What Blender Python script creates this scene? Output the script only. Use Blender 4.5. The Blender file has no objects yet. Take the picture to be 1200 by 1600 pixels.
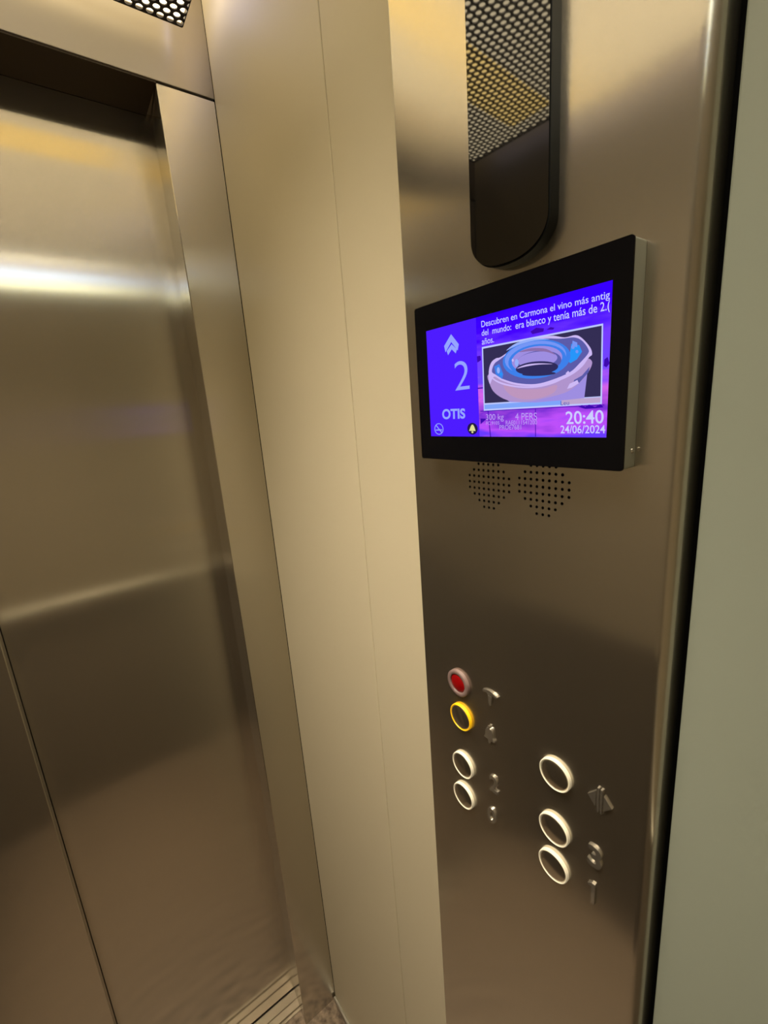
import bpy, bmesh, math
from mathutils import Vector, Matrix

# ------------------------------------------------------------------ camera, world, exposure
sc = bpy.context.scene
col = sc.collection
cam_d = bpy.data.cameras.new('camera'); cam = bpy.data.objects.new('camera', cam_d)
col.objects.link(cam); sc.camera = cam
yaw, pitch, roll = (math.radians(a) for a in (-35.3175, -13.1148, -4.2616))
fw = Vector((-math.sin(yaw)*math.cos(pitch), math.cos(yaw)*math.cos(pitch), math.sin(pitch)))
rt = Vector((math.cos(yaw), math.sin(yaw), 0)); up = rt.cross(fw)
rt2 = rt*math.cos(roll) + up*math.sin(roll); up2 = rt2.cross(fw)
M = Matrix((rt2, up2, -fw)).transposed().to_4x4(); M.translation = (-.3073, -.8174, 1.4976)
cam.matrix_world = M
cam_d.sensor_fit = 'HORIZONTAL'; cam_d.sensor_width = 36; cam_d.lens = 36*689.52/1200
cam_d.clip_start = .01
sc.view_settings.view_transform = 'Standard'; sc.view_settings.look = 'None'
sc.view_settings.exposure = 0.0; sc.view_settings.gamma = 1; sc.view_settings.use_curve_mapping = False
w = bpy.data.worlds.new('world'); sc.world = w; w.use_nodes = True
w.node_tree.nodes['Background'].inputs[0].default_value = (0, 0, 0, 1)
TUBE_E = 5.6      # warm LED board above the perforated sheet
PANEL_E = 3.9      # backlight behind the perforated sheet
STRIP_E = 7.0      # cool LED strips along the sheet's edges

DOWN_W = 19.5      # unseen downward fill light, added to brighten the walls at mid height
al = bpy.data.lights.new('down_fill', 'AREA'); al.shape = 'RECTANGLE'; al.size = .40; al.size_y = .55
al.energy = DOWN_W; al.color = (1., .875, .70); al.spread = math.radians(92)
alo = bpy.data.objects.new('down_fill', al); alo.location = (-.42, -.48, 2.0600); col.objects.link(alo)

# ------------------------------------------------------------------ helpers
def srgb(r, g, b):
    f = lambda c: ((c/255)/12.92 if c/255 <= .04045 else ((c/255+.055)/1.055)**2.4)
    return (f(r), f(g), f(b), 1)

def mat(name, color, rough=.5, metal=0., spec=.5, ior=None, emit=None, es=1., noise=None, aniso=0., tangent=None, coat=0., wide=0.):
    m = bpy.data.materials.new(name); m.use_nodes = True
    nt = m.node_tree; b = nt.nodes['Principled BSDF']
    b.inputs['Base Color'].default_value = color
    b.inputs['Roughness'].default_value = rough
    b.inputs['Metallic'].default_value = metal
    b.inputs['Specular IOR Level'].default_value = spec
    if ior: b.inputs['IOR'].default_value = ior
    b.inputs['Coat Weight'].default_value = coat
    if emit:
        b.inputs['Emission Color'].default_value = emit; b.inputs['Emission Strength'].default_value = es
    if aniso:
        b.inputs['Anisotropic'].default_value = aniso
        c = nt.nodes.new('ShaderNodeCombineXYZ')
        for i in range(3): c.inputs[i].default_value = tangent[i]
        nt.links.new(c.outputs[0], b.inputs['Tangent'])
    if wide:                                                      # wide tail of the brushed metal's highlight
        b2 = nt.nodes.new('ShaderNodeBsdfPrincipled'); b2.inputs['Base Color'].default_value = color
        b2.inputs['Metallic'].default_value = metal; b2.inputs['Roughness'].default_value = .62
        mxs = nt.nodes.new('ShaderNodeMixShader'); mxs.inputs[0].default_value = wide
        out = [n for n in nt.nodes if n.type == 'OUTPUT_MATERIAL'][0]
        nt.links.new(b.outputs[0], mxs.inputs[1]); nt.links.new(b2.outputs[0], mxs.inputs[2]); nt.links.new(mxs.outputs[0], out.inputs[0])
    if noise:                                                     # (scale xyz, colour amount, roughness amount)
        tc = nt.nodes.new('ShaderNodeTexCoord'); mp = nt.nodes.new('ShaderNodeMapping')
        mp.inputs['Scale'].default_value = noise[0]
        n = nt.nodes.new('ShaderNodeTexNoise'); n.inputs['Scale'].default_value = 1; n.inputs['Detail'].default_value = 4
        nt.links.new(tc.outputs['Object'], mp.inputs[0]); nt.links.new(mp.outputs[0], n.inputs['Vector'])
        mx = nt.nodes.new('ShaderNodeMapRange')
        mx.inputs['To Min'].default_value = 1-noise[1]; mx.inputs['To Max'].default_value = 1+noise[1]
        nt.links.new(n.outputs['Fac'], mx.inputs['Value'])
        vm = nt.nodes.new('ShaderNodeVectorMath'); vm.operation = 'SCALE'; vm.inputs[0].default_value = color[:3]
        nt.links.new(mx.outputs[0], vm.inputs['Scale']); nt.links.new(vm.outputs[0], b.inputs['Base Color'])
        mr = nt.nodes.new('ShaderNodeMapRange')
        mr.inputs['To Min'].default_value = rough-noise[2]; mr.inputs['To Max'].default_value = rough+noise[2]
        nt.links.new(n.outputs['Fac'], mr.inputs['Value']); nt.links.new(mr.outputs[0], b.inputs['Roughness'])
    return m

def emis(name, color, s=1.):
    m = bpy.data.materials.new(name); m.use_nodes = True; nt = m.node_tree
    nt.nodes.clear(); e = nt.nodes.new('ShaderNodeEmission'); o = nt.nodes.new('ShaderNodeOutputMaterial')
    e.inputs[0].default_value = color; e.inputs[1].default_value = s
    nt.links.new(e.outputs[0], o.inputs[0]); return m

def box(bm, x0, x1, y0, y1, z0, z1, bev=0., mi=0):
    r = bmesh.ops.create_cube(bm, size=1)
    vs = r['verts']
    for v in vs:
        v.co = Vector(((x0+x1)/2+v.co.x*(x1-x0), (y0+y1)/2+v.co.y*(y1-y0), (z0+z1)/2+v.co.z*(z1-z0)))
    fs = list({f for v in vs for f in v.link_faces})
    for f in fs: f.material_index = mi
    if bev:
        es = list({e for v in vs for e in v.link_edges})
        bmesh.ops.bevel(bm, geom=es, offset=bev, segments=2, affect='EDGES', profile=.5)

def prism(bm, pts, axis, a, b, mi=0):
    """extrude a closed 2-D outline between a and b along the axis ('x': pts are (y,z); 'z': (x,y); 'y': (x,z))"""
    def P(p, t): return {'x': (t, p[0], p[1]), 'y': (p[0], t, p[1]), 'z': (p[0], p[1], t)}[axis]
    lo = [bm.verts.new(P(p, a)) for p in pts]; hi = [bm.verts.new(P(p, b)) for p in pts]
    n = len(pts); fs = [bm.faces.new(lo), bm.faces.new(hi[::-1])]
    for i in range(n):
        fs.append(bm.faces.new((lo[i], hi[i], hi[(i+1) % n], lo[(i+1) % n])))
    for f in fs: f.material_index = mi
    return fs

def lathe_x(bm, cy, cz, prof, n=40, mi=0, cap=True):
    """revolve (radius, x) profile around the X axis through (cy, cz)"""
    rings = []
    for r, x in prof:
        if r < 1e-7: rings.append([bm.verts.new((x, cy, cz))])
        else: rings.append([bm.verts.new((x, cy+r*math.cos(2*math.pi*i/n), cz+r*math.sin(2*math.pi*i/n))) for i in range(n)])
    for a, b in zip(rings, rings[1:]):
        for i in range(n):
            j = (i+1) % n
            if len(a) == 1 and len(b) == 1: continue
            if len(a) == 1: f = bm.faces.new((a[0], b[i], b[j]))
            elif len(b) == 1: f = bm.faces.new((a[i], b[0], a[j]))
            else: f = bm.faces.new((a[i], b[i], b[j], a[j]))
            f.material_index = mi; f.smooth = True

def obj(name, bm, m, parent=None, smooth=False, **props):
    bmesh.ops.recalc_face_normals(bm, faces=bm.faces)
    me = bpy.data.meshes.new(name); bm.to_mesh(me); bm.free()
    for x in (m if isinstance(m, (list, tuple)) else [m]): me.materials.append(x)
    if smooth:
        me.shade_smooth()
        try: me.set_sharp_from_angle(angle=math.radians(35))
        except Exception: pass
    o = bpy.data.objects.new(name, me); col.objects.link(o)
    if parent: o.parent = parent; o.matrix_parent_inverse = Matrix.Translation(-parent.location)
    for k, v in props.items(): o[k] = v
    return o

def thing(name, loc, label, cat, group=None):
    o = bpy.data.objects.new(name, None); o.location = loc; o.empty_display_size = .02; col.objects.link(o)
    o['label'] = label; o['category'] = cat
    if group: o['group'] = group
    return o

def struct(name, bm, m, **kw):
    return obj(name, bm, m, kind='structure', **kw)

def rrect(w0, w1, h0, h1, r, n=6, rs=None):
    rs = rs or (r, r, r, r); pts = []
    for (cx, cy, a0, q) in ((w1, h1, 0, 0), (w0, h1, 90, 1), (w0, h0, 180, 2), (w1, h0, 270, 3)):
        rr = rs[q]; ox = cx-rr if cx == w1 else cx+rr; oy = cy-rr if cy == h1 else cy+rr
        for i in range(n+1):
            a = math.radians(a0+90*i/n); pts.append((ox+rr*math.cos(a), oy+rr*math.sin(a)))
    return pts

def text_geo(s, bold=0.):
    c = bpy.data.curves.new('t', 'FONT'); c.body = s; c.offset = bold; c.resolution_u = 6
    o = bpy.data.objects.new('t', c); col.objects.link(o)
    dg = bpy.context.evaluated_depsgraph_get(); dg.update()
    me = bpy.data.meshes.new_from_object(o.evaluated_get(dg))
    vs = [(v.co.x, v.co.y) for v in me.vertices]; fs = [tuple(p.vertices) for p in me.polygons]
    bpy.data.objects.remove(o); bpy.data.curves.remove(c); bpy.data.meshes.remove(me)
    x0 = min(v[0] for v in vs); x1 = max(v[0] for v in vs); y0 = min(v[1] for v in vs); y1 = max(v[1] for v in vs)
    return [((x-x0)/(x1-x0), (y-y0)/(y1-y0)) for x, y in vs], fs

# ------------------------------------------------------------------ materials
STEEL = (.57, .53, .455, 1)
steel_v = mat('brushed_steel_vertical', STEEL, .165, 1, aniso=1, wide=.12, tangent=(1, 1, 0))
steel_door = mat('door_brushed_steel', STEEL, .18, 1, aniso=1, wide=.10, tangent=(1, 1, 0))
steel_h = mat('brushed_steel_horizontal', (.46, .42, .37, 1), .42, 1, aniso=.8, tangent=(0, .3, 1))
cream = mat('cream_wall_sheet', srgb(204, 194, 166), .42, 0, .5)
sage = mat('sage_grey_laminate', srgb(150, 157, 143), .5, 0, .4)
backwall = mat('back_wall_laminate', srgb(112, 100, 82), .5, 0, .4)
darklam = mat('left_wall_laminate', srgb(60, 51, 38), .5, 0, .4)
backup = mat('back_wall_upper_laminate', srgb(150, 138, 114), .45, 0, .45)
leftup = mat('left_wall_upper_laminate', srgb(118, 108, 90), .45, 0, .5)
black = mat('black_gap', (.004, .004, .004, 1), .8, 0, .1)
ceilw = mat('white_ceiling', srgb(225, 222, 210), .8)
sheet_m = mat('black_perforated_sheet', srgb(30, 22, 24), .45, 0, .4)
alu = mat('aluminium', srgb(190, 188, 178), .35, 1)
sill_m = mat('sill_metal', srgb(150, 140, 124), .45, 1)
chrome = mat('polished_chrome', srgb(215, 212, 205), .10, 1, wide=.25)
gloss = mat('black_glass', (.002, .002, .002, 1), .03, 0, .5, ior=1.95)
satin = mat('black_satin_housing', srgb(14, 17, 17), .35, 0, .2)
bezel_m = mat('black_bezel_glass', (.003, .003, .004, 1), .15, 0, .12)

def stone_mat():
    m = mat('beige_stone', srgb(170, 150, 125), .45); nt = m.node_tree; b = nt.nodes['Principled BSDF']
    tc = nt.nodes.new('ShaderNodeTexCoord'); n = nt.nodes.new('ShaderNodeTexNoise')
    n.inputs['Scale'].default_value = 55; n.inputs['Detail'].default_value = 6
    cr = nt.nodes.new('ShaderNodeValToRGB')
    cr.color_ramp.elements[0].position = .35; cr.color_ramp.elements[0].color = srgb(74, 60, 46)
    cr.color_ramp.elements[1].position = .62; cr.color_ramp.elements[1].color = srgb(146, 128, 106)
    nt.links.new(tc.outputs['Object'], n.inputs['Vector']); nt.links.new(n.outputs['Fac'], cr.inputs[0])
    nt.links.new(cr.outputs[0], b.inputs['Base Color']); return m
stone = stone_mat()

# ------------------------------------------------------------------ the car's shell
W, D, H = .768, 1.05, 2.22
bm = bmesh.new(); box(bm, -W-.05, .05, -D-.05, 0., -.04, 0.); box(bm, -W-.05, .05, 0., .0365, -.04, 0.)
struct('floor', bm, stone)
bm = bmesh.new(); box(bm, -W-.05, .05, -D-.05, .1, H, H+.03)
struct('ceiling', bm, ceilw)

# cream sheet on the right wall: profile with the fine folded joint at y=-.333
YL, YR = .461, .711
j = .333
prof = [(0, 0), (0, -j+.0016), (.0006, -j+.0006), (.004, -j), (.0006, -j-.0006), (0, -j-.0016), (0, -YL-.02), (.04, -YL-.02), (.04, 0)]
bm = bmesh.new(); prism(bm, prof, 'z', .004, H)
struct('wall_right', bm, cream)
bm = bmesh.new(); box(bm, 0, .04, -D, -YR-.0058, .004, H, .0012)
struct('wall_right', bm, sage)
bm = bmesh.new(); box(bm, .012, .04, -YR-.0058, -YL-.0201, .0, H)
struct('trim_1', bm, black)
bm = bmesh.new(); box(bm, -W-.04, -W, -D, 0, 0, H); struct('wall_left', bm, leftup)
bm = bmesh.new(); box(bm, -W-.03, -W+.004, -D+.001, -.001, 0.001, .90, .001); struct('trim_6', bm, darklam)
bm = bmesh.new(); box(bm, -W-.04, .04, -D-.04, -D, 0, H); struct('wall_back', bm, backup)
bm = bmesh.new(); box(bm, -W+.005, -.0005, -D-.03, -D+.003, .001, .86, .001); struct('trim_8', bm, backwall)
bm = bmesh.new(); box(bm, -.007, 0, -YL+.001, -.003, 0, .016, .0015)
struct('baseboard_right', bm, alu)

# ------------------------------------------------------------------ door surround
bm = bmesh.new(); box(bm, -W, -.0005, 0, .1, 2.0, H, .0008)
struct('trim_2', bm, steel_h)                                   # header above the doors
jl, jb = .0865, .0790
bm = bmesh.new()
prism(bm, [(-.001, .001), (-jl+.001, .001), (-jl, .002), (-jb, .0885), (-jb, .13), (-.001, .13)], 'z', 0.0005, 1.9965)
struct('trim_3', bm, steel_v)                                   # right jamb
bm = bmesh.new(); box(bm, -.70, -jl-.0002, .0015, .0875, 1.9972, 1.9998); struct('trim_7', bm, mat('darkened_soffit', srgb(58, 46, 30), .5, 0, .3))  # thin plate added under the header; its dark colour darkens the recess
bm = bmesh.new()
prism(bm, [(-W+.001, .001), (-.702, .001), (-.702, .0555), (-.702, .13), (-W+.001, .13)], 'z', 0.0005, 1.9965)
struct('trim_3', bm, steel_v)                                   # left jamb
bm = bmesh.new()
prism(bm, [(.037, -.02), (.037, 0), (.0425, 0), (.0425, -.006), (.047, -.006), (.047, 0), (.062, 0), (.062, -.004), (.066, -.004), (.066, 0),
           (.0865, 0), (.0865, -.008), (.105, -.008), (.105, 0), (.13, 0), (.13, -.02)], 'x', -W, 0)
struct('trim_4', bm, sill_m)                                       # door sill with grooves
# door leaves
SE = .4405
bm = bmesh.new(); box(bm, -SE, -.02, .0885, .115, .004, 2.06, .001)
struct('door_1', bm, steel_door)
bm = bmesh.new(); box(bm, -.70, -SE, .060, .086, .004, 1.9975, .0015)
struct('door_2', bm, steel_door)
bm = bmesh.new(); box(bm, -W-.04, .04, .116, .14, -.04, H); struct('trim_5', bm, black)   # dark shaft side

# ------------------------------------------------------------------ perforated ceiling sheet with its lamps
PZ, PX0, PX1, PY0, PY1 = 2.058, -.722, -.047, -.935, -.034
p, hr = .0132, .0047
row = p*math.sqrt(3)/2
def perforated(name, parent):
    verts, faces = [], []
    T = .0015
    nrow = int((PY1-PY0)/row); ncol = int((PX1-PX0)/p)
    y_start = PY1-.006; x_start = PX1-.004
    n = 12
    def clampx(x): return max(PX0, min(PX1, x))
    def clampy(y): return max(PY0, min(PY1, y))
    key = {}
    def V(x, y, z):
        k = (round(x, 6), round(y, 6), round(z, 6))
        if k not in key: key[k] = len(verts); verts.append((x, y, z))
        return key[k]
    for rr in range(-1, nrow+2):
        cy = y_start-rr*row
        for cc in range(-1, ncol+2):
            cx = x_start-cc*p-(rr % 2)*p/2
            # hexagonal cell around each hole, clipped to the sheet; edge cells keep half holes like the real sheet
            rx = p/math.sqrt(3)
            outer, inner = [], []
            for i in range(n):
                a = math.pi/6+2*math.pi*i/n
                c = math.cos(math.pi/6)/math.cos(((a) % (math.pi/3))-math.pi/6)
                # hexagon with flat sides left and right
                aa = (a+math.pi/6) % (math.pi/3)-math.pi/6
                R_ = (p/2)/math.cos(aa)
                outer.append((clampx(cx+R_*math.cos(a)), clampy(cy+R_*math.sin(a))))
                inner.append((clampx(cx+hr*math.cos(a)), clampy(cy+hr*math.sin(a))))
            if max(o[0] for o in outer)-min(o[0] for o in outer) < 1e-4 or max(o[1] for o in outer)-min(o[1] for o in outer) < 1e-4: continue
            for i in range(n):
                k = (i+1) % n
                o0, o1, i0, i1 = outer[i], outer[k], inner[i], inner[k]
                ids = [V(*o0, PZ), V(*o1, PZ), V(*i1, PZ), V(*i0, PZ)]
                u = [a for q, a in enumerate(ids) if a not in ids[:q]]
                if len(u) >= 3: faces.append(tuple(u))
                if i0 != i1 and not (i0[0] == i1[0] and i0[0] in (PX0, PX1)) and not (i0[1] == i1[1] and i0[1] in (PY0, PY1)):
                    faces.append((V(*i0, PZ), V(*i1, PZ), V(*i1, PZ+T), V(*i0, PZ+T)))
    me = bpy.data.meshes.new(name); me.from_pydata(verts, [], faces); me.update()
    me.materials.append(sheet_m)
    o = bpy.data.objects.new(name, me); col.objects.link(o); o.parent = parent
    o.matrix_parent_inverse = Matrix.Translation(-parent.location)
    return o
lp = thing('ceiling_light_panel', (-.38, -.5, PZ), 'black perforated metal ceiling panel with round holes, lit from above', 'ceiling light')
perforated('perforated_sheet', lp)
# turned-up rim of the sheet
bm = bmesh.new(); t = .0012
box(bm, PX1, PX1+t, PY0, PY1, PZ, PZ+.004); box(bm, PX0-t, PX0, PY0, PY1, PZ, PZ+.004)
box(bm, PX0, PX1, PY1, PY1+t, PZ, PZ+.004); box(bm, PX0, PX1, PY0-t, PY0, PZ, PZ+.004)
obj('rim', bm, sheet_m, lp)
for sx in (PX0+.06, PX1-.06):
    for sy in (PY0+.06, PY1-.3):
        bm = bmesh.new()
        box(bm, sx-.004, sx+.004, sy-.004, sy+.004, PZ+.002, H)
        obj('hanger', bm, alu, lp)
# backlight board
back_e = emis('backlight_diffuser', srgb(255, 233, 188), PANEL_E)
bm = bmesh.new(); box(bm, PX0+.0012, PX1-.0012, PY0+.0012, PY1-.0012, PZ+.0044, PZ+.0080)
obj('diffuser', bm, back_e, lp)
tube_e = emis('warm_tube_glow', srgb(255, 216, 132), TUBE_E)
bm = bmesh.new(); box(bm, -.68, -.10, -.255, -.165, PZ+.0024, PZ+.0042)
obj('warm_led_board', bm, tube_e, lp)
cool_e = emis('cool_led_strip', srgb(226, 222, 255), STRIP_E)
for x0, x1, y0, y1, sx, sy in ((PX0+.004, PX1-.004, PY0+.0005, PY0+.0035, 0, 1),
          (PX1-.0035, PX1-.0005, PY0+.004, PY1-.004, -1, 0), (PX0+.0005, PX0+.0035, PY0+.004, PY1-.004, 1, 0)):
    bm = bmesh.new(); box(bm, x0, x1, y0, y1, PZ+.021, PZ+.036)
    strip = obj('led_strip', bm, cool_e, lp)
    bm = bmesh.new()                                              # white backing channel on the strip's inner side
    if sx: a = (x1, x1+.0012) if sx > 0 else (x0-.0012, x0); box(bm, a[0], a[1], y0, y1, PZ+.0135, PZ+.038)
    else: a = (y1, y1+.0012) if sy > 0 else (y0-.0012, y0); box(bm, x0, x1, a[0], a[1], PZ+.0135, PZ+.038)
    obj('strip_channel', bm, ceilw, lp)

# ------------------------------------------------------------------ car operating panel
FX = -.012
cop = thing('elevator_control_panel', (0, -(YL+YR)/2, .02), 'tall brushed steel elevator control panel with round lit call buttons', 'control panel')
R1, R2 = .009, .0015
prof = [(.011, -YL)]
for i in range(7):
    a = math.radians(90*i/6); prof.append((FX+R2-R2*math.sin(a), -YL-R2+R2*math.cos(a)))
for i in range(13):
    a = math.radians(90*i/12); prof.append((FX+R1-R1*math.cos(a), -YR+R1-R1*math.sin(a)))
prof.append((.011, -YR))
bm = bmesh.new(); prism(bm, prof, 'z', .02, 2.19)
plate = obj('faceplate', bm, steel_v, cop)
# drilled speaker holes
pitch = .00548; widths = [3, 5, 7, 9, 9, 9, 7, 5, 3]
bmc = bmesh.new(); hr2 = .00125
for cy, cz in ((-.5614, 1.4280), (-.6156, 1.4297)):
    for k, n_ in enumerate(widths):
        for i in range(n_):
            y = cy+(i-(n_-1)/2)*pitch; z = cz+(4-k)*pitch*1.0
            pts = [(y+hr2*math.cos(2*math.pi*q/10), z+hr2*math.sin(2*math.pi*q/10)) for q in range(10)]
            prism(bmc, pts, 'x', FX-.004, FX+.006)
bmesh.ops.recalc_face_normals(bmc, faces=bmc.faces)
cme = bpy.data.meshes.new('cut'); bmc.to_mesh(cme); bmc.free(); cme.materials.append(black)
cut = bpy.data.objects.new('cut', cme); col.objects.link(cut)
plate.data.materials.append(black)
mod = plate.modifiers.new('b', 'BOOLEAN'); mod.object = cut; mod.operation = 'DIFFERENCE'; mod.solver = 'EXACT'
try: mod.material_mode = 'TRANSFER'
except Exception: pass
dg = bpy.context.evaluated_depsgraph_get(); dg.update()
nm = bpy.data.meshes.new_from_object(plate.evaluated_get(dg))
plate.modifiers.clear(); plate.data = nm
bpy.data.objects.remove(cut)
plate.data.shade_smooth()
plate.data.set_sharp_from_angle(angle=math.radians(20))
for cy, cz in ((-.5614, 1.4280), (-.6156, 1.4297)):
    bm = bmesh.new(); lathe_x(bm, cy, cz, [(0, FX+.0055), (.0245, FX+.0055), (.0245, FX+.0068), (0, FX+.0068)], 40)
    obj('speaker_grille', bm, black, cop)

ring_w = mat('white_lit_ring', srgb(235, 228, 205), .4, emit=srgb(255, 244, 215), es=.12)
ring_y = mat('yellow_lit_ring', srgb(240, 190, 20), .4, emit=srgb(255, 190, 0), es=.34)
ring_r = mat('frosted_ring', srgb(128, 108, 104), .35, 0)
red_l = mat('red_lens', srgb(140, 4, 8), .22, 0, emit=srgb(190, 0, 5), es=.03)
cap_m = mat('button_mirror_steel', srgb(205, 198, 184), .14, 1, wide=.10)
def button(y, z, kind, label=None):
    r = .0148
    e = bpy.data.objects.new('button', None); e.location = (FX, y, z); e.empty_display_size = .01; col.objects.link(e)
    e.parent = cop; e.matrix_parent_inverse = Matrix.Translation(-cop.location)
    if label: e['label'] = label
    rm = {'w': ring_w, 'y': ring_y, 'r': ring_r}[kind]
    h = .0036
    def sub(name, bm, m, sm=True):
        bmesh.ops.recalc_face_normals(bm, faces=bm.faces)
        me = bpy.data.meshes.new(name); bm.to_mesh(me); bm.free(); me.materials.append(m)
        o = bpy.data.objects.new(name, me); col.objects.link(o); o.parent = e
        o.matrix_parent_inverse = Matrix.Translation(-e.location-cop.location*0) if False else Matrix.Identity(4)
        return o
    # geometry in the button's own frame
    bm = bmesh.new()
    ri = r-.0012 if kind != 'r' else r-.0045
    lathe_x(bm, 0, 0, [(r, 0), (r, -h+.0006), (r-.0006, -h), (ri+.0004, -h), (ri, -h+.0004), (ri, 0)], 48)
    sub('ring', bm, rm)
    bm = bmesh.new()
    if kind == 'r':
        lathe_x(bm, 0, 0, [(ri, 0), (ri, -h+.0012), (ri*.8, -h+.0004), (ri*.5, -h-.0002), (ri*.2, -h-.0005), (0, -h-.0006)], 48)
        sub('lens', bm, red_l)
    else:
        lathe_x(bm, 0, 0, [(ri-.0002, 0), (ri-.0002, -h+.0006), (ri*.88, -h+.0003), (ri*.7, -h-.0001), (ri*.45, -h-.0004), (ri*.2, -h-.0006), (0, -h-.0006)], 48)
        sub('cap', bm, cap_m)
    return e
button(-.5163, 1.2083, 'r', 'indicator with red lens and frosted ring')
button(-.5183, 1.1677, 'y', 'alarm button with glowing yellow ring')
button(-.5185, 1.1062, 'w'); button(-.5180, 1.0645, 'w')
button(-.6315, 1.1762, 'w'); button(-.6315, 1.1172, 'w'); button(-.6315, 1.0755, 'w')

def glyph(name, s, y, z, hgt, wid, thick=.0018, bold=.03):
    vs, fs = text_geo(s, bold)
    bm = bmesh.new()
    # text faces viewed from -X: world y decreases to the right
    P = [bm.verts.new((FX-thick, y+wid/2-v[0]*wid, z-hgt/2+v[1]*hgt)) for v in vs]
    for f in fs:
        try: bm.faces.new([P[i] for i in f])
        except Exception: pass
    bmesh.ops.remove_doubles(bm, verts=bm.verts, dist=1e-6)
    r = bmesh.ops.extrude_face_region(bm, geom=list(bm.faces))
    for g in r['geom']:
        if isinstance(g, bmesh.types.BMVert): g.co.x = FX+.0004
    es = [e for e in bm.edges if len(e.link_faces) == 2 and all(abs(v.co.x-(FX-thick)) < 1e-6 for v in e.verts)
          and any(abs(f.normal.x) < .5 for f in e.link_faces)]
    return obj(name, bm, chrome, cop)
glyph('relief_digit', '2', -.5618, 1.1125, .0200, .0105)
glyph('relief_digit', '0', -.5582, 1.0700, .0190, .0110)
glyph('relief_digit', '3', -.6690, 1.1205, .0215, .0120)

def relief(name, polys, y, z, s=1., th=.0018, label=None):
    bm = bmesh.new()
    for pl in polys: prism(bm, [(y-a*s, z+b*s) for a, b in pl], 'x', FX-th, FX+.0003)
    return obj(name, bm, chrome, cop, **({'label': label} if label else {}))
arc = lambda cx, cy, r, a0, a1, n: [(cx+r*math.cos(math.radians(a0+(a1-a0)*i/n)), cy+r*math.sin(math.radians(a0+(a1-a0)*i/n))) for i in range(n+1)]
relief('relief_digit', [[(1.6, -11.5), (1.6, 11.5), (-1.2, 11.5), (-5.2, 8.2), (-4.4, 6.0), (-1.6, 7.8), (-1.6, -11.5)]], -.6690, 1.0815, .00095)
# handset-like mark beside the red lens: curved bar over a short bar and a tapering wedge
relief('relief_symbol', [arc(0, -12, 16.5, 124, 56, 10)+arc(0, -12, 13.8, 56, 124, 10), [(-3.5, -.6), (3.5, -.6), (3.5, 1.0), (-3.5, 1.0)],
                         [(-2.4, -1.4), (2.4, -1.4), (.9, -12), (-.9, -12)]], -.5590, 1.2165, .001)
# bell beside the yellow button
relief('relief_symbol', [[(-6, -6), (6, -6), (6, -4.4), (4.6, -3), (4.2, 3)]+arc(0, 3, 4.2, 0, 180, 12)[1:]+[(-4.6, -3), (-6, -4.4)],
                         arc(0, -8, 1.6, 0, 360, 12)[:-1], arc(0, 8.6, 1.2, 0, 360, 10)[:-1]], -.5575, 1.1705, .00105, .0022)
# door-open mark: centre bars between two outward triangles
relief('relief_symbol', [[(-.6, -11), (-2.0, -11), (-2.0, 11), (-.6, 11)], [(.6, -11), (2.0, -11), (2.0, 11), (.6, 11)],
                         [(-3.2, -7), (-3.2, 7), (-9.5, 0)], [(3.2, -7), (9.5, 0), (3.2, 7)]], -.6710, 1.1795, .00105)

# ------------------------------------------------------------------ black capsule indicator
cap = thing('floor_indicator', (FX, -.591, 1.595), 'long black glossy capsule-shaped position indicator above the screen', 'indicator')
def capsule(cy, a, z0, z1, b, n=2.3, seg=28):
    pts = []
    for i in range(seg+1):
        t = math.pi+math.pi*i/seg; c, s = math.cos(t), math.sin(t)
        pts.append((cy+a*math.copysign(abs(c)**(2/n), c), z0+b+b*math.copysign(abs(s)**(2/n), s)))
    for i in range(seg+1):
        t = math.pi*i/seg; c, s = math.cos(t), math.sin(t)
        pts.append((cy+a*math.copysign(abs(c)**(2/n), c), z1-b+b*math.copysign(abs(s)**(2/n), s)))
    return pts
bm = bmesh.new(); prism(bm, capsule(-.5920, .0335, 1.5925, 1.98, .0245), 'x', FX-.0095, FX)
obj('housing', bm, satin, cap, smooth=True)
bm = bmesh.new(); prism(bm, capsule(-.5920, .0325, 1.5935, 1.979, .0237), 'x', FX-.0102, FX-.0094)
for v in bm.verts:                                                # the pane leans a little: prouder towards the doors
    if v.co.x < FX-.0100: v.co.x -= (v.co.y+.5920+.0325)*.040
obj('glass', bm, gloss, cap, smooth=True)

# ------------------------------------------------------------------ wall display
TX = -.0277
ty1, ty2, tz1, tz2 = .4929, .683, 1.4488, 1.5824
disp = thing('information_display', (FX, -.588, 1.4488), 'black framed colour information screen showing floor 2, news and the time', 'screen')
casing_m = mat('grey_casing', srgb(150, 152, 138), .45)
bm = bmesh.new(); prism(bm, rrect(-ty2+.0004, -ty1-.0004, tz1+.0004, tz2-.0004, .002), 'x', TX+.0012, FX-.0002)
cas = obj('casing', bm, casing_m, disp, smooth=True)
bm = bmesh.new(); lathe_x(bm, 0, 0, [(0, -.0012), (.0013, -.0010), (.0016, 0)], 16)
for v in bm.verts: v.co = Vector((-.0165+v.co.y, -ty2+v.co.x+.0006, 1.4605+v.co.z))
obj('screw', bm, chrome, disp)
bm = bmesh.new(); prism(bm, rrect(-ty2, -ty1, tz1, tz2, .0022), 'x', TX, TX+.0013)
obj('bezel', bm, bezel_m, disp, smooth=True)

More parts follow.
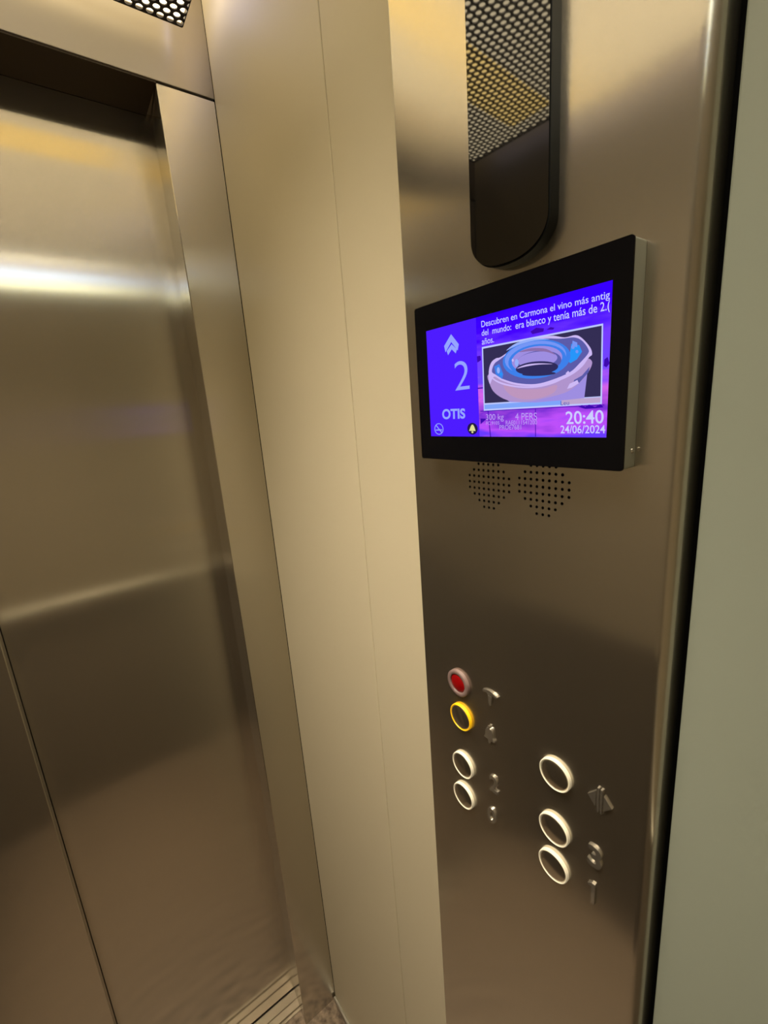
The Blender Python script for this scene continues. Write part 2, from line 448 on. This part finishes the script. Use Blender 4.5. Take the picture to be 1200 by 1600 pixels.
# picture coordinates of the screen (0..1 right, 0..1 up) from the quad it fills
Q = [(668, 516.5), (959, 438), (946, 681), (672, 685)]
def homography(q):
    src = [(0, 1), (1, 1), (1, 0), (0, 0)]
    A = []
    for (x, y), (u, v) in zip(q, src):
        A.append([x, y, 1, 0, 0, 0, -u*x, -u*y, u]); A.append([0, 0, 0, x, y, 1, -v*x, -v*y, v])
    n = 8
    for i in range(n):
        k = max(range(i, n), key=lambda r: abs(A[r][i])); A[i], A[k] = A[k], A[i]
        pv = A[i][i]; A[i] = [a/pv for a in A[i]]
        for r in range(n):
            if r != i: A[r] = [a-A[r][i]*b for a, b in zip(A[r], A[i])]
    h = [A[i][8] for i in range(n)]
    return lambda x, y: ((h[0]*x+h[1]*y+h[2])/(h[6]*x+h[7]*y+1), (h[3]*x+h[4]*y+h[5])/(h[6]*x+h[7]*y+1))
HM = homography(Q)
sy1, sy2, sz1, sz2 = .5077, .6717, 1.4698, 1.5613
def S(u, v, lay): return (TX-.0002-.00006*lay, -(sy1+(sy2-sy1)*u), sz1+(sz2-sz1)*v)

def screen_mat():
    m = bpy.data.materials.new('screen_picture'); m.use_nodes = True; nt = m.node_tree; nt.nodes.clear()
    e = nt.nodes.new('ShaderNodeEmission'); o = nt.nodes.new('ShaderNodeOutputMaterial'); nt.links.new(e.outputs[0], o.inputs[0])
    tc = nt.nodes.new('ShaderNodeTexCoord'); sx = nt.nodes.new('ShaderNodeSeparateXYZ')
    nt.links.new(tc.outputs['Generated'], sx.inputs[0])
    mp = nt.nodes.new('ShaderNodeMapping'); mp.inputs['Scale'].default_value = (1, 3.2, 9)
    nt.links.new(tc.outputs['Generated'], mp.inputs[0])
    n = nt.nodes.new('ShaderNodeTexNoise'); n.inputs['Scale'].default_value = 1.; n.inputs['Detail'].default_value = 3
    nt.links.new(mp.outputs[0], n.inputs['Vector'])
    ad = nt.nodes.new('ShaderNodeMath'); ad.operation = 'MULTIPLY_ADD'; ad.inputs[1].default_value = .45; ad.inputs[2].default_value = -.22
    nt.links.new(n.outputs['Fac'], ad.inputs[0])
    s = nt.nodes.new('ShaderNodeMath'); s.operation = 'ADD'
    nt.links.new(sx.outputs['Z'], s.inputs[0]); nt.links.new(ad.outputs[0], s.inputs[1])
    cr = nt.nodes.new('ShaderNodeValToRGB'); nt.links.new(s.outputs[0], cr.inputs[0])
    el = cr.color_ramp.elements
    el[0].position = 0.; el[0].color = srgb(105, 60, 255)
    el[1].position = 1.; el[1].color = srgb(55, 0, 255)
    for pos, c in ((.10, (190, 80, 250)), (.2, (125, 50, 215)), (.34, (215, 100, 235)), (.5, (110, 70, 255)), (.68, (120, 60, 255)), (.84, (70, 5, 255))):
        q = el.new(pos); q.color = srgb(*c)
    nt.links.new(cr.outputs[0], e.inputs[0]); e.inputs[1].default_value = 1.
    return m
bm = bmesh.new()
q = [S(0, 0, 0), S(1, 0, 0), S(1, 1, 0), S(0, 1, 0)]
prism(bm, [(a[1], a[2]) for a in q], 'x', TX-.0002, TX+.0002)
scr = obj('screen', bm, screen_mat(), disp)

def flat(name, polys, mats, label=None, clip=None):
    """polys: (list of picture points, layer, material index)"""
    bm = bmesh.new()
    for pts, lay, mi in polys:
        vs = [bm.verts.new(S(*HM(*a), lay)) for a in pts]
        f = bm.faces.new(vs); f.material_index = mi
    if clip:
        bmesh.ops.bisect_plane(bm, geom=bm.verts[:]+bm.edges[:]+bm.faces[:], plane_co=S(clip, 0, 0), plane_no=(0, -1, 0), clear_outer=True)
    return finish(name, bm, mats, label)
def finish(name, bm, mats, label):
    me = bpy.data.meshes.new(name)
    bmesh.ops.triangulate(bm, faces=bm.faces[:])
    bm.normal_update()
    for f in bm.faces:
        if f.normal.x > 0: f.normal_flip()
    bm.to_mesh(me); bm.free()
    for m in mats: me.materials.append(m)
    o = bpy.data.objects.new(name, me); col.objects.link(o); o.parent = scr; 
    o.matrix_parent_inverse = scr.matrix_world.inverted() if False else Matrix.Translation(-disp.location)@Matrix.Identity(4) if False else Matrix.Identity(4)
    if label: o['label'] = label
    return o
def stext(name, items, m, label=None, lay=4, clip=None):
    """items: (string, four picture corners tl, tr, br, bl, bold)"""
    bm = bmesh.new()
    for s, quad, bold in items:
        vs, fs = text_geo(s, bold)
        c = [HM(*a) for a in quad]
        P = []
        for x, y in vs:
            top = (c[0][0]+(c[1][0]-c[0][0])*x, c[0][1]+(c[1][1]-c[0][1])*x)
            bot = (c[3][0]+(c[2][0]-c[3][0])*x, c[3][1]+(c[2][1]-c[3][1])*x)
            P.append(bm.verts.new(S(bot[0]+(top[0]-bot[0])*y, bot[1]+(top[1]-bot[1])*y, lay)))
        for f in fs:
            try: bm.faces.new([P[i] for i in f])
            except Exception: pass
    if clip:
        bmesh.ops.bisect_plane(bm, geom=bm.verts[:]+bm.edges[:]+bm.faces[:], plane_co=S(clip, 0, 0), plane_no=(0, -1, 0), clear_outer=True)
    return finish(name, bm, [m], label)
E_ = lambda n, r, g, b: emis(n, srgb(r, g, b))
blue = E_('sidebar_blue', 78, 28, 255); pale = E_('pale_blue_print', 150, 165, 255); white = E_('lavender_white_print', 205, 205, 255)
dim = E_('dim_print', 188, 158, 245)
flat('sidebar', [([(668, 516.5), (748, 495), (750, 684), (672, 685)], 1, 0)], [blue], 'violet-blue strip on the left')
ln = lambda pts: pts
# arrow: two stacked chevrons
def chev(cx, ty, w_, h_, t_, lay=2):
    return [([(cx-w_, ty+h_), (cx, ty), (cx+w_*1.05, ty+h_-3), (cx+w_*1.05-2, ty+h_-3+t_), (cx, ty+t_*1.25), (cx-w_+2, ty+h_+t_)], lay, 0)]
flat('up_arrow', chev(708, 521, 11.5, 19, 10)+chev(708.5, 537, 8, 11, 6.5), [pale], 'double chevron pointing up')
stext('floor_number', [('2', [(712, 565), (736, 562), (736, 608), (713, 611)], -.008)], pale)
stext('maker_lettering', [('OTIS', [(691, 641), (728, 639), (728, 655.5), (691, 657.5)], .035)], pale)
def ring(cx, cy, rx, ry, t_, lay, mi, n=28):
    out = []
    for i in range(n):
        a, b = 2*math.pi*i/n, 2*math.pi*(i+1)/n
        out.append(([(cx+rx*math.cos(a), cy+ry*math.sin(a)), (cx+rx*math.cos(b), cy+ry*math.sin(b)),
                     (cx+(rx-t_)*math.cos(b), cy+(ry-t_)*math.sin(b)), (cx+(rx-t_)*math.cos(a), cy+(ry-t_)*math.sin(a))], lay, mi))
    return out
def ell(cx, cy, rx, ry, lay, mi, a0=0, a1=360, n=32, tilt=0):
    pts = []
    for i in range(n+(0 if a1-a0 == 360 else 1)):
        a = math.radians(a0+(a1-a0)*i/n); x, y = rx*math.cos(a), ry*math.sin(a); c, s = math.cos(math.radians(tilt)), math.sin(math.radians(tilt))
        pts.append((cx+x*c-y*s, cy+x*s+y*c))
    return (pts, lay, mi)
flat('no_smoking_icon', ring(685, 673, 7.3, 9.2, 1.2, 2, 0)+[([(679.5, 667), (680.5, 666), (690.5, 679), (689.5, 680)], 2, 0),
      ([(680, 674), (690, 673.4), (690, 675.2), (680, 675.8)], 3, 0)], [pale])
flat('bell_icon', [ell(739, 671.5, 8.2, 9.4, 2, 0), ([(733.5, 675), (735.5, 673), (736.2, 668), (738, 665), (740, 665), (741.8, 668), (742.4, 673), (744, 675)], 3, 1),
      ell(738.8, 677, 1.6, 1.6, 3, 1)], [E_('icon_black', 35, 25, 70), E_('icon_yellow', 225, 225, 150)], 'yellow bell on a dark disc')
stext('headline', [
    ('Descubren en Carmona el vino más antigu', [(756.5, 500.5), (961.5, 452.3), (961.5, 467.5), (757, 513.5)], .004),
    ('del  mundo:  era blanco y tenía más de 2.(', [(757, 514.5), (955, 469), (955, 488), (757, 527)], .004),
    ('años.', [(757, 528.5), (776, 524.5), (776, 534), (757, 538)], .004)], white, clip=.994)
stext('clock_readout', [('20:40', [(885, 641.5), (943, 638), (943, 659), (886, 661.5)], .01)], white)
stext('date_readout', [('24/06/2024', [(877, 663.5), (945, 661.5), (945, 674.5), (877, 676)], .008)], white)
stext('load_notice', [('300 kg', [(761, 648), (789, 646.5), (789, 659), (761, 660)], .0),
    ('4 PERS', [(807, 645.5), (841, 644), (841, 655.5), (807, 656.5)], .0),
    ('FC.9105', [(761, 659.5), (782, 658.5), (782, 664), (761, 665)], 0.),
    ('RAE0111541200', [(792, 657.5), (841, 655.8), (841, 662.5), (792, 664)], 0.),
    ('PROE7681', [(782, 664.8), (816, 663.6), (816, 671), (782, 672)], 0.)], dim)
# sky picture's dark twigs and cables across the lower background
flat('background_cables', [([(763.5, 642), (764.8, 642), (768, 683.6), (766.6, 683.6)], 1, 0), ([(838.2, 637), (839.2, 637), (838.6, 682), (837.4, 682)], 1, 0),
      ([(752, 643), (944, 630), (944, 631), (752, 644)], 1, 0), ([(752, 655), (762, 655), (752, 664)], 1, 0),
      ([(905, 634), (910, 631), (915, 634), (921, 630), (930, 634), (938, 629), (943, 634), (930, 636), (915, 637)], 1, 0),
      ([(748, 606), (757, 605), (757, 607), (748, 608)], 1, 0), ([(748, 556), (754, 555), (755, 562), (749, 566)], 1, 0),
      ([(945, 560), (950, 556), (953, 566), (948, 572), (944, 570)], 1, 0), ([(833, 517), (842, 511), (854, 512), (853, 517), (836, 521)], 1, 0),
      ([(858, 514), (864, 510), (870, 511), (868, 514)], 1, 0)], [E_('picture_dark_violet', 62, 10, 175)])
# news picture: broken urn with a blue glass vessel inside
NP = [E_('photo_white_frame', 190, 200, 255), E_('photo_dark', 52, 46, 84), E_('urn_tan', 176, 148, 205), E_('urn_lilac', 158, 142, 225),
      E_('urn_rim', 205, 185, 245), E_('glass_blue', 62, 128, 235), E_('glass_light', 118, 150, 245), E_('glass_dark', 48, 44, 92),
      E_('urn_inside', 92, 92, 170), E_('strip_blue', 128, 165, 250), E_('strip_tan', 190, 165, 205), E_('glass_cyan', 40, 150, 250)]
news = [([(756.5, 541.5), (944, 504.5), (940.5, 629), (757.5, 642.5)], 1, 0),
        ([(758.5, 544), (941.8, 507.8), (938.6, 617), (759.3, 630.5)], 2, 1),
        ([(758.8, 633), (879, 623), (879, 631), (758.9, 640)], 2, 9), ([(879, 623), (938.4, 618.5), (938, 626.8), (879, 631)], 2, 10),
        # outer body below the rim
        ([(774, 600), (783, 618), (800, 628), (840, 628), (890, 623), (914, 620), (918, 590), (922, 560), (880, 588), (830, 600)], 3, 3),
        ([(766, 585), (768, 600), (776, 614), (795, 625), (822, 627.5), (850, 622), (885, 612), (903, 600), (915, 588), (925, 572), (926, 562), (915, 560), (880, 582), (830, 594), (790, 590)], 4, 2),
        ([(767, 580), (771, 566), (779, 559), (788, 556), (820, 534), (850, 526), (868, 523.5), (886, 526), (902, 522.5), (912, 527), (924, 541), (927, 552), (922, 557),
          (912, 571), (896, 584), (872, 595), (840, 602), (810, 601), (787, 594), (775, 588), (768, 600)], 5, 4),
        ([(772, 580), (776, 568), (786, 560), (820, 536), (850, 528), (880, 528), (900, 526), (912, 531), (921, 543), (921, 551), (908, 566), (893, 580), (866, 592), (840, 599),
          (812, 598), (790, 592), (778, 585)], 6, 8),
        ([(776, 572), (784, 568), (790, 584), (788, 592), (778, 584)], 7, 5),
        ([(896, 536), (908, 538), (912, 548), (904, 560), (894, 566), (888, 560), (894, 548)], 7, 11),
        ([(898, 531), (905, 534), (905, 541), (897, 540)], 8, 6),
        ell(842, 560, 53, 30, 8, 5, tilt=-9), ell(840.5, 557.5, 48, 25.5, 9, 6, tilt=-9), ell(843, 561.5, 45, 24.5, 10, 5, tilt=-9),
        ell(843, 560.5, 39.5, 20.5, 11, 3, tilt=-9), ell(846, 564, 35, 17, 12, 8, tilt=-7), ell(844, 560.5, 31, 12, 13, 3, tilt=-7),
        ell(843, 574, 33, 10.5, 14, 7, tilt=-5), ell(846, 583, 26, 3.2, 15, 7, tilt=-3),
        ([(887, 582), (891, 578), (893, 580), (889, 584)], 15, 4),
        ([(900, 592), (912, 585), (924, 571), (922, 580), (908, 596), (898, 598)], 15, 8), ([(893, 598), (905, 592), (907, 597), (896, 604), (889, 606)], 16, 4)]
def smooth_poly(pts, k=4):
    out = []; n = len(pts)
    for i in range(n):
        p0, p1, p2, p3 = (pts[(i+d-1) % n] for d in range(4))
        for q in range(k):
            t = q/k
            out.append(tuple(.5*(2*p1[c]+(p2[c]-p0[c])*t+(2*p0[c]-5*p1[c]+4*p2[c]-p3[c])*t*t+(3*p1[c]-p0[c]-3*p2[c]+p3[c])*t**3) for c in (0, 1)))
    return out
news = [(smooth_poly(p), l, m) if len(p) > 10 and len(p) < 31 else (p, l, m) for p, l, m in news]
news += [(smooth_poly([(790, 600), (815, 607), (850, 606), (872, 600), (868, 612), (845, 621), (818, 623), (798, 615)]), 5.5, 12),
         (smooth_poly([(771, 578), (774, 590), (790, 598), (815, 602.5), (842, 601.5), (870, 594), (893, 582), (892, 584.5), (870, 597), (842, 604.5), (814, 605), (787, 600), (771, 590)]), 6.5, 4),
         (ell(812, 566, 3, 6, 16, 13)), (ell(806, 562, 1.6, 2.4, 17, 4)), (ell(899, 541, 2.6, 3, 16, 6)), (ell(905, 548, 2.2, 2.6, 16, 6)),
         (ell(783, 578, 2.4, 5, 16, 13)), (ell(787, 584, 1.8, 2.6, 16, 11)),
         (smooth_poly([(816, 549), (835, 543), (858, 544), (872, 553), (858, 548.5), (836, 547.5)]), 16, 14),
         (smooth_poly([(812, 575), (826, 569), (846, 566.5), (868, 567.5), (846, 568.5), (827, 571.5)]), 17, 4),
         (smooth_poly([(796, 547), (812, 535), (838, 528), (864, 529), (840, 531), (815, 538)]), 16, 13)]
NP += [E_('urn_peach', 190, 150, 190), E_('glass_pale', 150, 175, 250), E_('urn_mauve', 140, 110, 170)]
flat('news_photo', news, NP, 'picture of a broken urn with a blue glass jar')
stext('photo_caption', [('Leu', [(879, 625), (892, 624), (892, 631), (879, 632)], .0)], E_('caption_blue', 70, 90, 190), lay=18)

# ------------------------------------------------------------------ handrail on the back wall (seen mirrored in the steel doors)
hrail = thing('handrail', (-.384, -D, .87), 'straight pale metal handrail along the back wall, mirrored in the doors', 'handrail')
railm = mat('satin_rail', srgb(215, 210, 190), .4, .5)
bm = bmesh.new()
bmesh.ops.create_cone(bm, cap_ends=True, segments=24, radius1=.014, radius2=.014, depth=.66,
                      matrix=Matrix.Translation((-.384, -D+.05, .875)) @ Matrix.Rotation(math.pi/2, 4, 'Y'))
obj('bar', bm, railm, hrail, smooth=True)
for x in (-.62, -.15):
    bm = bmesh.new()
    bmesh.ops.create_cone(bm, cap_ends=True, segments=16, radius1=.008, radius2=.008, depth=.046,
                          matrix=Matrix.Translation((x, -D+.0235, .875)) @ Matrix.Rotation(math.pi/2, 4, 'X'))
    obj('bracket', bm, railm, hrail, smooth=True)

# slim lit cornice along the top of the back wall (seen as bright lines in the steel doors)
corn = thing('cornice_light', (-.384, -D, 1.985), 'slim lit cornice along the top of the back wall, mirrored in the doors', 'wall light')
bm = bmesh.new(); box(bm, -W+.03, -.03, -D, -D+.016, 1.985, 2.112, .001)
obj('housing', bm, alu, corn)
for z0, z1, m in ((2.084, 2.104, emis('warm_diffuser', srgb(255, 248, 212), 13.0)), (2.026, 2.038, emis('cool_diffuser', srgb(190, 215, 255), 9.0)),
                  (1.992, 2.006, emis('pale_diffuser', srgb(250, 248, 205), 8.0))):
    bm = bmesh.new(); box(bm, -W+.036, -.036, -D+.0161, -D+.018, z0, z1)
    obj('diffuser', bm, m, corn)
